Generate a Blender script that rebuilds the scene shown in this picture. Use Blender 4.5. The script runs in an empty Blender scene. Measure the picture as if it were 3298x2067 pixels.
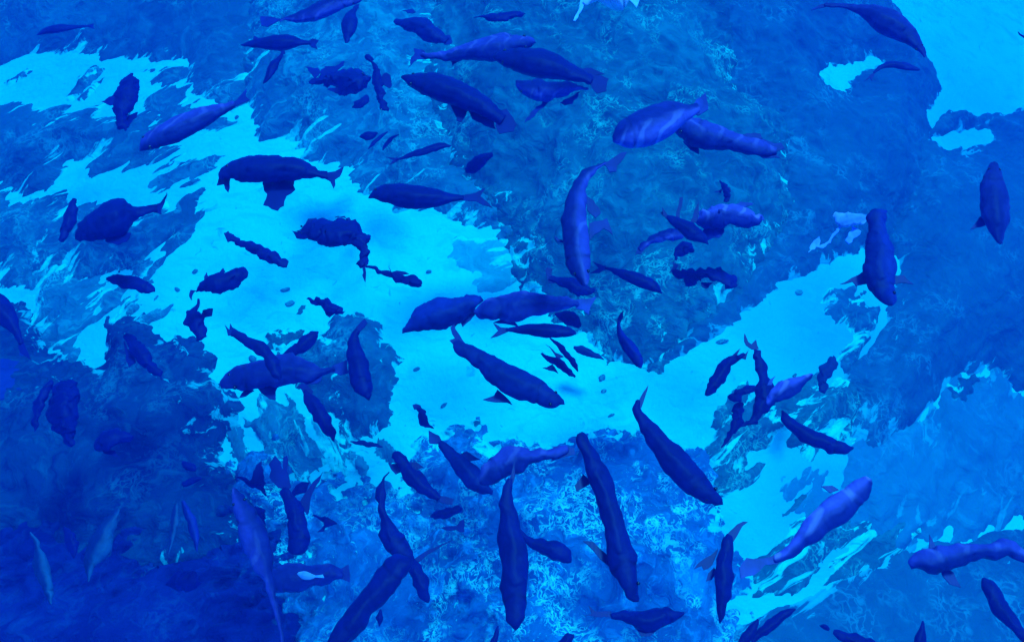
import bpy, math, random
import numpy as np
from mathutils import Vector, Matrix, noise as mnoise

S = bpy.context.scene
R = math.radians
# ---------------------------------------------------------------- camera
IW, IH = 3298.0, 2067.0
CAM_POS = Vector((0.0, -3.2, 5.4))
PITCH = 60.0            # degrees below the horizon
HFOV = R(62)
cd = bpy.data.cameras.new("camera"); cam = bpy.data.objects.new("camera", cd)
S.collection.objects.link(cam)
cam.location = CAM_POS
cam.rotation_euler = (R(90 - PITCH), 0, 0)
cd.sensor_width = 36; cd.lens = 18 / math.tan(HFOV / 2)
cd.clip_start = 0.05; cd.clip_end = 500
S.camera = cam
# ---------------------------------------------------------------- world, sun, exposure
SUN_EL, SUN_AZ = R(66), R(40)
w = bpy.data.worlds.new("World"); S.world = w; w.use_nodes = True
nt = w.node_tree; nt.nodes.clear()
sky = nt.nodes.new('ShaderNodeTexSky'); sky.sky_type = 'NISHITA'; sky.sun_disc = False
sky.sun_elevation = SUN_EL; sky.sun_rotation = SUN_AZ
bg = nt.nodes.new('ShaderNodeBackground'); bg.inputs[1].default_value = 0.15
wo = nt.nodes.new('ShaderNodeOutputWorld')
nt.links.new(sky.outputs[0], bg.inputs[0]); nt.links.new(bg.outputs[0], wo.inputs[0])
ld = bpy.data.lights.new("sun", 'SUN'); ld.energy = 3.2; ld.angle = R(11); ld.color = (1, 0.97, 0.92)
sun = bpy.data.objects.new("sun", ld); S.collection.objects.link(sun)
sd = Vector((math.sin(SUN_AZ) * math.cos(SUN_EL), math.cos(SUN_AZ) * math.cos(SUN_EL), math.sin(SUN_EL)))
sun.rotation_euler = sd.to_track_quat('Z', 'Y').to_euler(); sun.location = sd * 30
S.view_settings.view_transform = 'Standard'; S.view_settings.look = 'None'
S.view_settings.gamma = 1; S.view_settings.exposure = 1.15
S.view_settings.use_curve_mapping = False
S.render.engine = 'CYCLES'
S.cycles.max_bounces = 6; S.cycles.diffuse_bounces = 2; S.cycles.glossy_bounces = 2
S.cycles.volume_bounces = 1; S.cycles.transparent_max_bounces = 8
S.cycles.use_denoising = True; S.render.filter_size = 1.8

# ---------------------------------------------------------------- tracing: pixels of the view -> points in the place
TILE = {'A': (0, 0, 2.191), 'B': (1100, 0, 2.191), 'C': (2200, 0, 2.191),
        'D': (0, 690, 2.191), 'E': (1100, 690, 2.191), 'F': (2200, 690, 2.191),
        'G': (0, 1377, 2.191), 'H': (1100, 1377, 2.191), 'I': (2200, 1377, 2.191),
        'V': (0, 0, 0.73135), 'T1': (0, 500, 4.0217), 'T2': (800, 0, 4.0217), 'T3': (1700, 450, 3.0125),
        'T4': (600, 980, 3.0125), 'T5': (2200, 1050, 3.0125), 'T6': (700, 1380, 3.0125),
        'T7': (1900, 1660, 3.016), 'T8': (0, 1200, 3.0125)}
CROT = cam.rotation_euler.to_matrix()
TX = math.tan(HFOV / 2)
def ray(fx, fy):
    v = Vector(((fx / IW * 2 - 1) * TX, (1 - fy / IH * 2) * TX * IH / IW, -1))
    return (CROT @ v).normalized()
def at_z(tile, x, y, z):
    ox, oy, s = TILE[tile]
    d = ray(ox + x / s, oy + y / s)
    return CAM_POS + d * ((z - CAM_POS.z) / d.z)

def _h(ix, iy, seed):
    n = (ix.astype(np.int64) * 374761393 + iy.astype(np.int64) * 668265263 + seed * 974711) & 0xffffffff
    n = ((n ^ (n >> 13)) * 1274126177) & 0xffffffff
    return ((n ^ (n >> 16)) & 0xffff) / 65535.0 * 2 - 1
def vnoise(x, y, seed=0):
    ix = np.floor(x); iy = np.floor(y); fx = x - ix; fy = y - iy
    ux = fx * fx * (3 - 2 * fx); uy = fy * fy * (3 - 2 * fy)
    a = _h(ix, iy, seed); b = _h(ix + 1, iy, seed); c = _h(ix, iy + 1, seed); d = _h(ix + 1, iy + 1, seed)
    return (a * (1 - ux) + b * ux) * (1 - uy) + (c * (1 - ux) + d * ux) * uy
def fbm(x, y, seed=0, oct=4):
    t = 0; a = 1.0; s = 0
    for k in range(oct):
        t = t + a * vnoise(x * 2 ** k, y * 2 ** k, seed + k * 17); s += a; a *= 0.5
    return t / s
def ground(x, y):
    """height of the sea bed: nearly flat, falling away to the right"""
    x = np.asarray(x, float); y = np.asarray(y, float)
    q = np.maximum(0, x - 1.4)
    q2 = np.maximum(0, -x - 2.6)
    return -0.30 * q ** 1.2 - 0.2 * q2 + 0.05 * fbm(x * 0.6 + 9, y * 0.6, 3, 3)
def at_ground(tile, x, y):
    z = 0.0
    for _ in range(12):
        p = at_z(tile, x, y, z); z = float(ground(p.x, p.y))
    return p

def link(o, parent=None):
    S.collection.objects.link(o)
    if parent is not None: o.parent = parent
    return o
def tag(o, label=None, cat=None, group=None, kind=None):
    if label: o['label'] = label
    if cat: o['category'] = cat
    if group: o['group'] = group
    if kind: o['kind'] = kind
    return o
def mesh_np(name, co, faces, mat, smooth=True):
    me = bpy.data.meshes.new(name)
    me.from_pydata([tuple(c) for c in co], [], [tuple(int(i) for i in f) for f in faces])
    me.materials.append(mat)
    me.polygons.foreach_set('use_smooth', [smooth] * len(me.polygons))
    me.update(); return me

# ---------------------------------------------------------------- materials
class NT:
    def __init__(s, name):
        s.m = bpy.data.materials.new(name); s.m.use_nodes = True
        s.t = s.m.node_tree; s.t.nodes.clear(); s.out = s.n('ShaderNodeOutputMaterial')
    def n(s, t, **k):
        nd = s.t.nodes.new(t)
        for a, b in k.items(): setattr(nd, a, b)
        return nd
    def l(s, a, b): s.t.links.new(a, b)
    def noise(s, vec, scale, detail=4, dist=0.0, rough=0.55):
        n = s.n('ShaderNodeTexNoise'); n.inputs['Scale'].default_value = scale
        n.inputs['Detail'].default_value = detail; n.inputs['Distortion'].default_value = dist
        n.inputs['Roughness'].default_value = rough; s.l(vec, n.inputs['Vector']); return n
    def ramp(s, fac, stops, interp='LINEAR'):
        r = s.n('ShaderNodeValToRGB'); r.color_ramp.interpolation = interp
        e = r.color_ramp.elements
        while len(e) < len(stops): e.new(0.5)
        for k, (p, c) in enumerate(stops):
            e[k].position = p; e[k].color = (*c, 1) if len(c) == 3 else c
        s.l(fac, r.inputs[0]); return r
    def mix(s, fac, a, b, mode='MIX'):
        m = s.n('ShaderNodeMix', data_type='RGBA', blend_type=mode)
        for sock, v in ((m.inputs[0], fac), (m.inputs[6], a), (m.inputs[7], b)):
            if hasattr(v, 'is_linked') or hasattr(v, 'links'): s.l(v, sock)
            elif isinstance(v, (int, float)): sock.default_value = v
            else: sock.default_value = (*v, 1)
        return m.outputs[2]
    def math(s, op, a, b=0.0, c=0.0, clamp=False):
        m = s.n('ShaderNodeMath', operation=op); m.use_clamp = clamp
        for sock, v in zip(m.inputs, (a, b, c)):
            if isinstance(v, (int, float)): sock.default_value = v
            else: s.l(v, sock)
        return m.outputs[0]
    def vecwarp(s, vec, scale, amp):
        n = s.noise(vec, scale, 3)
        a = s.n('ShaderNodeVectorMath', operation='SUBTRACT'); s.l(n.outputs['Color'], a.inputs[0]); a.inputs[1].default_value = (.5, .5, .5)
        b = s.n('ShaderNodeVectorMath', operation='SCALE'); s.l(a.outputs[0], b.inputs[0]); b.inputs[3].default_value = amp
        c = s.n('ShaderNodeVectorMath', operation='ADD'); s.l(vec, c.inputs[0]); s.l(b.outputs[0], c.inputs[1]); return c.outputs[0]
    def edges(s, vec, scale):
        v = s.n('ShaderNodeTexVoronoi', feature='DISTANCE_TO_EDGE'); v.inputs['Scale'].default_value = scale
        s.l(vec, v.inputs['Vector']); return v.outputs['Distance']
    def bsdf(s, col, rough=0.8, spec=0.3, bump=None, bstr=0.3, bdist=0.02):
        b = s.n('ShaderNodeBsdfPrincipled')
        if isinstance(col, tuple): b.inputs['Base Color'].default_value = (*col, 1)
        else: s.l(col, b.inputs['Base Color'])
        b.inputs['Roughness'].default_value = rough; b.inputs['Specular IOR Level'].default_value = spec
        if bump is not None:
            u = s.n('ShaderNodeBump'); u.inputs['Strength'].default_value = bstr; u.inputs['Distance'].default_value = bdist
            s.l(bump, u.inputs['Height']); s.l(u.outputs[0], b.inputs['Normal'])
        s.l(b.outputs[0], s.out.inputs['Surface']); return b

def geo(t): return t.n('ShaderNodeNewGeometry').outputs['Position']

def sand_mat():
    t = NT("pale_sand"); p = geo(t)
    a = t.noise(p, 1.3, 5).outputs['Fac']; b = t.noise(p, 30, 4).outputs['Fac']
    wv = t.vecwarp(p, 2.0, 0.5)
    c = t.ramp(a, [(0.3, (0.0, 0.72, 0.86)), (0.7, (0.0, 0.84, 0.93))]).outputs[0]
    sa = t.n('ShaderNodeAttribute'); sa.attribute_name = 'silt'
    c = t.mix(sa.outputs['Fac'], c, (0.0, 0.36, 0.62))  # bluer, dimmer tone painted into the sand for haze and weaker light
    sp = t.ramp(t.noise(wv, 7, 5, 1.5).outputs['Fac'], [(0.655, (0, 0, 0)), (0.72, (1, 1, 1))]).outputs[0]
    c = t.mix(t.math('MULTIPLY', sp, 0.6), c, (0.0, 0.22, 0.42))
    mp = t.n('ShaderNodeMapping'); mp.inputs['Rotation'].default_value = (0, 0, R(-35)); mp.inputs['Scale'].default_value = (0.3, 1, 1); t.l(wv, mp.inputs['Vector'])
    rp = t.noise(mp.outputs[0], 9, 4, 0.8).outputs['Fac']
    c = t.mix(t.ramp(rp, [(0.50, (0, 0, 0)), (0.68, (.5, .5, .5))]).outputs[0], c, (0.0, 0.50, 0.74))
    b2 = t.noise(p, 3.5, 3, 0.6).outputs['Fac']
    t.bsdf(c, 0.9, 0.1, t.math('ADD', b, t.math('MULTIPLY', b2, 3.0)), 0.35, 0.02); return t.m

def rock_mat(name, dark, mid, pale, thread, tamp=0.5, sc=1.0, streak=None, dust=(0.0, 0.80, 0.88)):
    """reef rock: dark stone with algae, paler crusts, and thin winding chalky seams"""
    t = NT(name); p = geo(t)
    if streak:
        mp = t.n('ShaderNodeMapping'); mp.inputs['Rotation'].default_value = (0, 0, streak[0]); mp.inputs['Scale'].default_value = (streak[1], 1, 1)
        t.l(p, mp.inputs['Vector']); p = mp.outputs[0]
    w1 = t.vecwarp(t.vecwarp(p, 1.6 * sc, 0.7), 6.0 * sc, 0.16)
    a = t.noise(w1, 1.1 * sc, 4, 0.6, 0.5).outputs['Fac']
    c = t.ramp(a, [(0.34, dark), (0.47, mid), (0.58, mid), (0.70, pale)]).outputs[0]
    f = t.noise(w1, 4.5 * sc, 5, 1.6, 0.6).outputs['Fac']
    c = t.mix(t.ramp(f, [(0.53, (0, 0, 0)), (0.60, (.55, .55, .55)), (0.72, (1, 1, 1))]).outputs[0], c, pale)
    c = t.mix(t.ramp(f, [(0.34, (.8, .8, .8)), (0.43, (0, 0, 0))]).outputs[0], c, dark)
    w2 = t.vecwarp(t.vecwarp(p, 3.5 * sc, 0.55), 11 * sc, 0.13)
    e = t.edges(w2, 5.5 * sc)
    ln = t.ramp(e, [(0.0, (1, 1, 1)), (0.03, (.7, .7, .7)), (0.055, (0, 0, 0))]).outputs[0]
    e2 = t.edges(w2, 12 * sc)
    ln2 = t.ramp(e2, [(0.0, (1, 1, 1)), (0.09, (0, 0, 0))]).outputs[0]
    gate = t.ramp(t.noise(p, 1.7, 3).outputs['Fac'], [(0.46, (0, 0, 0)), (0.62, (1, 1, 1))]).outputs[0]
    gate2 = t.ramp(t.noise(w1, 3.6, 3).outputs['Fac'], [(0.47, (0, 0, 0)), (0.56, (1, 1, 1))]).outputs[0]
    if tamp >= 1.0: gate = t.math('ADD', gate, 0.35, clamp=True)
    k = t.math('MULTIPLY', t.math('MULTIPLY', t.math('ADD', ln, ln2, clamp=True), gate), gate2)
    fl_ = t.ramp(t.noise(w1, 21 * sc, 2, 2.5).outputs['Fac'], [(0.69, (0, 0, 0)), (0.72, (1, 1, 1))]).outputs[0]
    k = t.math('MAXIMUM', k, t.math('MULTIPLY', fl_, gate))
    c = t.mix(t.math('MULTIPLY', k, tamp), c, thread)  # bright caustic lines mixed into the rock colour
    # drifted sand lying in streaks over the foot of the rock
    sv = t.n('ShaderNodeAttribute'); sv.attribute_name = 'drift'
    ed = t.n('ShaderNodeAttribute'); ed.attribute_name = 'edge'
    dn = t.noise(t.vecwarp(sv.outputs['Vector'], 3.0, 0.3), 6.5, 5, 0.8, 0.62).outputs['Fac']
    dn = t.math('ADD', dn, t.math('MULTIPLY', ed.outputs['Fac'], -0.20))
    dk = t.ramp(dn, [(0.485, (0, 0, 0)), (0.51, (.7, .7, .7)), (0.55, (1, 1, 1))]).outputs[0]
    dk = t.math('MULTIPLY', dk, t.math('LESS_THAN', ed.outputs['Fac'], 0.985))
    c = t.mix(dk, c, dust)
    h = t.math('ADD', t.math('MULTIPLY', a, 2.0), t.math('ADD', f, t.math('MULTIPLY', t.noise(p, 30, 3).outputs['Fac'], 0.25)))
    t.bsdf(c, 0.9, 0.08, h, 0.6, 0.05); return t.m

def fish_mat(name, back, flank, rough=0.6, spec=0.12, bands=0):
    """skin: back and flank colours from the mesh (flank attribute), fine scales, faint mottling"""
    t = NT(name)
    at = t.n('ShaderNodeAttribute'); at.attribute_name = 'flank'
    tc = t.n('ShaderNodeTexCoord').outputs['Object']
    wv = t.vecwarp(tc, 6, 0.1)
    m = t.noise(wv, 9, 4).outputs['Fac']
    k = t.math('ADD', at.outputs['Fac'], t.math('MULTIPLY', t.math('SUBTRACT', m, 0.5), 0.7), clamp=True)
    c = t.mix(k, back, flank)
    mm = t.ramp(t.noise(tc, 22, 4, 1.0).outputs['Fac'], [(0.35, (0.8, 0.8, 0.8)), (0.65, (1.08, 1.08, 1.08))]).outputs[0]
    c = t.mix(1.0, c, mm, 'MULTIPLY')
    v = t.n('ShaderNodeTexVoronoi'); v.inputs['Scale'].default_value = 55; t.l(tc, v.inputs['Vector'])
    ga = t.n('ShaderNodeAttribute'); ga.attribute_name = 'gill'
    c = t.mix(ga.outputs['Fac'], c, tuple(x * 0.35 for x in back))
    if bands:  # pale bands in the skin colour imitate caustic light
        wb = t.n('ShaderNodeTexWave'); wb.inputs['Scale'].default_value = 3.2; wb.inputs['Distortion'].default_value = 5; wb.inputs['Detail'].default_value = 1
        t.l(t.vecwarp(tc, 3, .2), wb.inputs['Vector'])
        c = t.mix(t.math('MULTIPLY', t.ramp(wb.outputs['Fac'], [(0.8, (0, 0, 0)), (0.97, (1, 1, 1))]).outputs[0], t.math('MULTIPLY', at.outputs['Fac'], bands)), c, (0.45, 0.35, 1.0))
    h = t.math('ADD', v.outputs['Distance'], t.math('MULTIPLY', m, 1.5))
    t.bsdf(c, rough, spec, h, 0.2, 0.006); return t.m
def fin_mat(name, col, pale):
    t = NT(name); tc = t.n('ShaderNodeTexCoord').outputs['Object']
    m = t.noise(t.vecwarp(tc, 8, 0.1), 14, 3).outputs['Fac']
    w_ = t.n('ShaderNodeTexWave'); w_.inputs['Scale'].default_value = 28; w_.inputs['Distortion'].default_value = 3; t.l(tc, w_.inputs['Vector'])
    c = t.mix(t.ramp(m, [(0.4, (0, 0, 0)), (0.7, (1, 1, 1))]).outputs[0], col, pale)
    b = t.bsdf(c, 0.5, 0.3, w_.outputs['Fac'], 0.10, 0.002)
    tr = t.n('ShaderNodeBsdfTranslucent'); t.l(c, tr.inputs['Color'])
    mx = t.n('ShaderNodeMixShader'); mx.inputs[0].default_value = 0.35
    t.l(b.outputs[0], mx.inputs[1]); t.l(tr.outputs[0], mx.inputs[2])
    tp = t.n('ShaderNodeBsdfTransparent'); m2 = t.n('ShaderNodeMixShader')
    t.l(t.ramp(m, [(0.35, (0, 0, 0)), (0.7, (.18, .18, .18))]).outputs[0], m2.inputs[0])
    t.l(mx.outputs[0], m2.inputs[1]); t.l(tp.outputs[0], m2.inputs[2]); t.l(m2.outputs[0], t.out.inputs['Surface'])
    return t.m

M = {}
M['sand'] = sand_mat()
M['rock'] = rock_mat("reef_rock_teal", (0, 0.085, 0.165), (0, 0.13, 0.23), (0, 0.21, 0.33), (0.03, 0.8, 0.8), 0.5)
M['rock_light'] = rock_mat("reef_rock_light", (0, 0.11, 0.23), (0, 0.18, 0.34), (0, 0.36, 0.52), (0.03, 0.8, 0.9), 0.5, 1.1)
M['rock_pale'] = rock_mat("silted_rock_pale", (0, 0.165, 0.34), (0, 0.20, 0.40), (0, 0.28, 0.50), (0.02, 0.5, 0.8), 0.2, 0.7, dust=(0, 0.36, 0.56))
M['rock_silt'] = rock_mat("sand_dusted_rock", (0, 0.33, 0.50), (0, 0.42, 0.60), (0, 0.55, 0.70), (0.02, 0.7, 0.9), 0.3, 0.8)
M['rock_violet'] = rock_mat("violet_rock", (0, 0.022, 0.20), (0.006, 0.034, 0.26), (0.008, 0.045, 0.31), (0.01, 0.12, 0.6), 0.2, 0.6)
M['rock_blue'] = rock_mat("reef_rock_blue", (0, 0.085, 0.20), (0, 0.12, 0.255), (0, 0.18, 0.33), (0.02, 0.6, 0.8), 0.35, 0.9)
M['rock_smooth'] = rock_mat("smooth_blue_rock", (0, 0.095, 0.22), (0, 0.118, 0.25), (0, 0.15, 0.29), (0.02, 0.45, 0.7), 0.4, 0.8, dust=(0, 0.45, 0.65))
M['rock_deep'] = rock_mat("reef_rock_deep", (0, 0.018, 0.11), (0, 0.045, 0.15), (0, 0.085, 0.21), (0.01, 0.3, 0.5), 0.3, dust=(0, 0.45, 0.62))  # darkened colours carry the shade of the left slope
M['rock_murky'] = rock_mat("reef_rock_murky", (0, 0.010, 0.13), (0.003, 0.020, 0.18), (0.002, 0.045, 0.23), (0.01, 0.2, 0.5), 0.15, 0.8, dust=(0, 0.08, 0.25))  # deep shadow of the bottom left corner put into the rock colour
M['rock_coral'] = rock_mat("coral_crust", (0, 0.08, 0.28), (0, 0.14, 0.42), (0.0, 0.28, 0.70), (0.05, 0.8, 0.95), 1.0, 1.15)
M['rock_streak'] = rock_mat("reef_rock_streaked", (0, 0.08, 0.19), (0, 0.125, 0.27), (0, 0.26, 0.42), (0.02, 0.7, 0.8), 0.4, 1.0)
BK = {'dark': ((0.0, 0.006, 0.13), (0.004, 0.014, 0.24)),
      'mid': ((0.0, 0.012, 0.16), (0.010, 0.025, 0.28)),
      'violet': ((0.006, 0.014, 0.17), (0.05, 0.045, 0.38)),
      'bright': ((0.010, 0.018, 0.22), (0.11, 0.085, 0.58)),
      'pale': ((0.10, 0.25, 0.75), (0.5, 0.7, 1.0)),
      'teal': ((0.0, 0.022, 0.14), (0.01, 0.08, 0.24)),
      'white': ((0.3, 0.5, 0.9), (0.9, 0.95, 1.0))}
for k_, (a_, b_) in BK.items():
    M['fish_' + k_] = fish_mat("fish_skin_" + k_, a_, b_, bands={'bright': 0.35, 'violet': 0.12}.get(k_, 0))
    M['fin_' + k_] = fin_mat("fin_" + k_, (a_[0] * .8, a_[1] * 1.2, a_[2] * 1.6), (a_[0] * .5 + b_[0] * .3, a_[1] * .6 + b_[1] * .6, min(1, a_[2] + b_[2] * .7)))
_t = NT("fish_eye"); _t.bsdf((0.002, 0.004, 0.03), 0.15, 0.6); M['eye'] = _t.m
# ---------------------------------------------------------------- the setting: sea bed, water
def grid_mesh(name, X, Y, Z, keep, mat):
    ny, nx = X.shape
    idx = np.arange(nx * ny).reshape(ny, nx)
    q = np.stack([idx[:-1, :-1], idx[:-1, 1:], idx[1:, 1:], idx[1:, :-1]], -1).reshape(-1, 4)
    kq = (keep[:-1, :-1] | keep[:-1, 1:] | keep[1:, 1:] | keep[1:, :-1]).reshape(-1)
    q = q[kq]
    used = np.unique(q); remap = np.zeros(nx * ny, int); remap[used] = np.arange(len(used)); q = remap[q]
    co = np.stack([X, Y, Z], -1).reshape(-1, 3)[used]
    me = bpy.data.meshes.new(name)
    me.vertices.add(len(co)); me.vertices.foreach_set('co', co.astype(np.float32).ravel())
    me.loops.add(len(q) * 4); me.loops.foreach_set('vertex_index', q.astype(np.int32).ravel())
    me.polygons.add(len(q)); me.polygons.foreach_set('loop_start', np.arange(0, len(q) * 4, 4, dtype=np.int32))
    me.polygons.foreach_set('loop_total', np.full(len(q), 4, dtype=np.int32))
    me.polygons.foreach_set('use_smooth', np.ones(len(q), bool))
    me.materials.append(mat); me.update(calc_edges=True); me.validate()
    return me

xs = np.concatenate([np.linspace(-120, -9, 24), np.linspace(-8.8, 8.8, 240), np.linspace(9, 120, 24)])
ys = np.concatenate([np.linspace(-120, -7, 24), np.linspace(-6.8, 9, 220), np.linspace(9.2, 160, 30)])
X, Y = np.meshgrid(xs, ys)
Z = np.maximum(ground(X, Y), -4.5) + 0.012 * fbm(X * 3, Y * 3, 5, 3)
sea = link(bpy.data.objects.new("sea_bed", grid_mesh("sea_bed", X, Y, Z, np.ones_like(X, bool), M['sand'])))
tag(sea, kind='structure')
_co = np.empty(len(sea.data.vertices) * 3); sea.data.vertices.foreach_get('co', _co); _co = _co.reshape(-1, 3)
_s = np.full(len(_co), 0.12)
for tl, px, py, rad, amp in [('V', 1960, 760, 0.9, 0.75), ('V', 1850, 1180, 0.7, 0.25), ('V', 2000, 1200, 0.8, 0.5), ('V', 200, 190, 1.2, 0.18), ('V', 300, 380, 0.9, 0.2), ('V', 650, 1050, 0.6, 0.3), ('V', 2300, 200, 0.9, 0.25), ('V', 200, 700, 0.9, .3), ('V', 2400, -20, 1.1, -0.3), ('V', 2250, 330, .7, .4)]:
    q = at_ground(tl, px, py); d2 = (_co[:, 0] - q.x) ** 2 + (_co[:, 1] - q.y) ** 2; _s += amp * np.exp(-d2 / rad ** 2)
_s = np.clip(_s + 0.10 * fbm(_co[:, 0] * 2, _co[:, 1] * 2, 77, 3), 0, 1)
sea.data.attributes.new('silt', 'FLOAT', 'POINT').data.foreach_set('value', _s.astype(np.float32))  # regional haze and light falloff stored as a colour mask

# flat unseen sheet added over the camera: filters daylight blue through a drawn caustic pattern
t = NT("water_surface"); p = geo(t)
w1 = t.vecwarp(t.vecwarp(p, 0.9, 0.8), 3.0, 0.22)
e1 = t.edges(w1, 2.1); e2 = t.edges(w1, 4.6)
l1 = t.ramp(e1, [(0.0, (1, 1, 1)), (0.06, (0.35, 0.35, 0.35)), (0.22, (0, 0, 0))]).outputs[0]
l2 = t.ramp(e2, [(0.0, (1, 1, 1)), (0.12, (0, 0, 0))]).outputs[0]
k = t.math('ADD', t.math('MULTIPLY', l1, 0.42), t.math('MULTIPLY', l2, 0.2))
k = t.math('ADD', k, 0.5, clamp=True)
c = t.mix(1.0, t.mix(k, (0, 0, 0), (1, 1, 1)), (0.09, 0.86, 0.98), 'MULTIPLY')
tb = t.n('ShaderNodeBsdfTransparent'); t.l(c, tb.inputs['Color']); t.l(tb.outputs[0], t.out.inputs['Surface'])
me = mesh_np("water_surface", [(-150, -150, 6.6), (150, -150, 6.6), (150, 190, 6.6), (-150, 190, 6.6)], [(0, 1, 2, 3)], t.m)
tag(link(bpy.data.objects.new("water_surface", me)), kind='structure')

# the body of water itself
t = NT("water_haze")
pv = t.n('ShaderNodeVolumePrincipled')
pv.inputs['Color'].default_value = (0.0, 0.07, 0.95, 1); pv.inputs['Density'].default_value = 0.05
pv.inputs['Anisotropy'].default_value = 0.2
t.l(pv.outputs[0], t.out.inputs['Volume'])
x0, x1, y0, y1, z0, z1 = -125, 125, -125, 165, -6.2, 6.3
vs = [(x, y, z) for z in (z0, z1) for y in (y0, y1) for x in (x0, x1)]
me = mesh_np("haze", vs, [(0, 2, 3, 1), (4, 5, 7, 6), (0, 1, 5, 4), (2, 6, 7, 3), (0, 4, 6, 2), (1, 3, 7, 5)], t.m, False)
HZ = link(bpy.data.objects.new("haze", me)); tag(HZ, kind='stuff')

# ---------------------------------------------------------------- reef rocks
def seg_sdf(px, py, poly):
    """signed distance, positive inside"""
    n = len(poly); d = np.full(px.shape, 1e9); ins = np.zeros(px.shape, bool)
    for i in range(n):
        ax, ay = poly[i]; bx, by = poly[(i + 1) % n]
        ex, ey = bx - ax, by - ay; L = ex * ex + ey * ey + 1e-12
        tt = np.clip(((px - ax) * ex + (py - ay) * ey) / L, 0, 1)
        dd = (px - ax - tt * ex) ** 2 + (py - ay - tt * ey) ** 2
        d = np.minimum(d, dd)
        c = ((ay > py) != (by > py)) & (px < (bx - ax) * (py - ay) / ((by - ay) if abs(by - ay) > 1e-12 else 1e-12) + ax)
        ins ^= c
    d = np.sqrt(d); return np.where(ins, d, -d)
def reef(tile, pts, H, mat, label, seed, L=0.45, fray=0.16, streak=(0, 1), step=0.022, name="reef_rock", rough=0.5, drift=0.35, group="rocks of the reef", holes=()):
    # rocks that leave the view go on well past it
    pts = [(3300 if x > 2500 else -800 if x < -100 else x, -420 if y < -100 else 2050 if y > 1700 else y) for x, y in pts]
    P = [at_ground(tile, x, y) for x, y in pts]; poly = [(p.x, p.y) for p in P]
    HP = [[(q.x, q.y) for q in (at_ground(tile, x, y) for x, y in h)] for h in holes]
    pa = np.array(poly); lo = pa.min(0) - 0.35; hi = pa.max(0) + 0.35
    lo = np.maximum(lo, (-9, -6)); hi = np.minimum(hi, (10, 9))
    X, Y = np.meshgrid(np.arange(lo[0], hi[0], step), np.arange(lo[1], hi[1], step))
    ca, sa = math.cos(streak[0]), math.sin(streak[0])
    U = (X * ca + Y * sa) / streak[1]; V = -X * sa + Y * ca
    wu = fbm(U * 2.6, V * 2.6, seed, 3) * 0.22 * min(1, fray * 6); wv = fbm(U * 2.6 + 40, V * 2.6, seed + 3, 3) * 0.22 * min(1, fray * 6)
    s = seg_sdf(X + wu * ca, Y + wu * sa + wv * 0.4, poly)
    for h in HP: s = np.minimum(s, -seg_sdf(X + wu * ca, Y + wu * sa + wv * 0.4, h))
    n1 = fbm(U * 7, V * 7, seed + 9, 4)
    s2 = s + fray * n1 + fray * 0.75 * fbm(U * 17, V * 21, seed + 13, 3)
    body = np.where(s2 > 0, H * (1 - np.exp(-np.maximum(s2, 0) / L)), 1.2 * s2)
    big = fbm(X * 1.1, Y * 1.1, seed + 21, 3); med = fbm(U * 3.5, V * 3.5, seed + 31, 4); fine = fbm(X * 12, Y * 12, seed + 41, 3)
    rmp = np.clip(s2 / 0.5, 0, 1)
    Z = body + rmp * (big * H * rough + (1 - np.abs(med) * 2) * 0.12 * rough) + np.clip(s2 / 0.1, 0, 1) * fine * 0.018
    Z = Z + np.maximum(ground(X, Y), -4.5) - 0.004
    keep = s2 > -0.08
    ox, oy = float(pa[:, 0].mean()), float(pa[:, 1].mean()); ox = min(max(ox, -5), 6); oy = min(max(oy, -4), 6)
    oz = float(ground(ox, oy))
    me = grid_mesh(name, X - ox, Y - oy, Z - oz, keep, mat)
    nv = len(me.vertices); co = np.empty(nv * 3, np.float32); me.vertices.foreach_get('co', co); co = co.reshape(-1, 3)
    jx = np.clip(np.rint((co[:, 0] + ox - X[0, 0]) / step).astype(int), 0, X.shape[1] - 1); jy = np.clip(np.rint((co[:, 1] + oy - Y[0, 0]) / step).astype(int), 0, X.shape[0] - 1)
    me.attributes.new('edge', 'FLOAT', 'POINT').data.foreach_set('value', (np.clip(s2[jy, jx] / drift, 0, 1) ** 0.6).astype(np.float32))
    dv = np.stack([U[jy, jx], V[jy, jx], np.zeros(nv) + seed], -1).astype(np.float32)
    me.attributes.new('drift', 'FLOAT_VECTOR', 'POINT').data.foreach_set('vector', dv.ravel())
    o = link(bpy.data.objects.new(name, me)); o.location = (ox, oy, oz)
    return tag(o, label, 'rock', group)

reef('V', [(-160,-120),(640,-120),(625,60),(590,150),(600,240),(560,285),(510,250),(470,225),(440,180),(430,155),(350,133),(160,128),(60,132),(0,158),(-160,190)],
     0.22, M['rock_blue'], "smooth mid-blue rock filling the upper left corner above the pale sand patch", 1, fray=0.07, rough=0.4, streak=(R(38), 3.0), drift=0.3)
reef('V', [(600,-120),(1060,-120),(1050,100),(1060,300),(1110,420),(1190,480),(1210,560),(1140,556),(1060,510),(980,490),(880,458),(830,430),(850,390),(770,380),(700,350),(620,325),(575,290),(560,200),(580,60)],
     0.30, M['rock_light'], "mottled teal reef rock above the bright central sand, at top centre-left", 2, fray=0.13, streak=(R(35), 3.0), drift=0.45)
reef('V', [(980,-120),(1700,-120),(1760,60),(1740,200),(1900,300),(1860,560),(1700,760),(1560,850),(1480,850),(1420,820),(1350,790),(1280,760),(1230,700),(1205,650),(1195,590),(1140,520),(1080,440),(1000,300)],
     0.34, M['rock'], "broad teal reef rock in the middle, crossed by thin bright seams", 3, fray=0.10)
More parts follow.
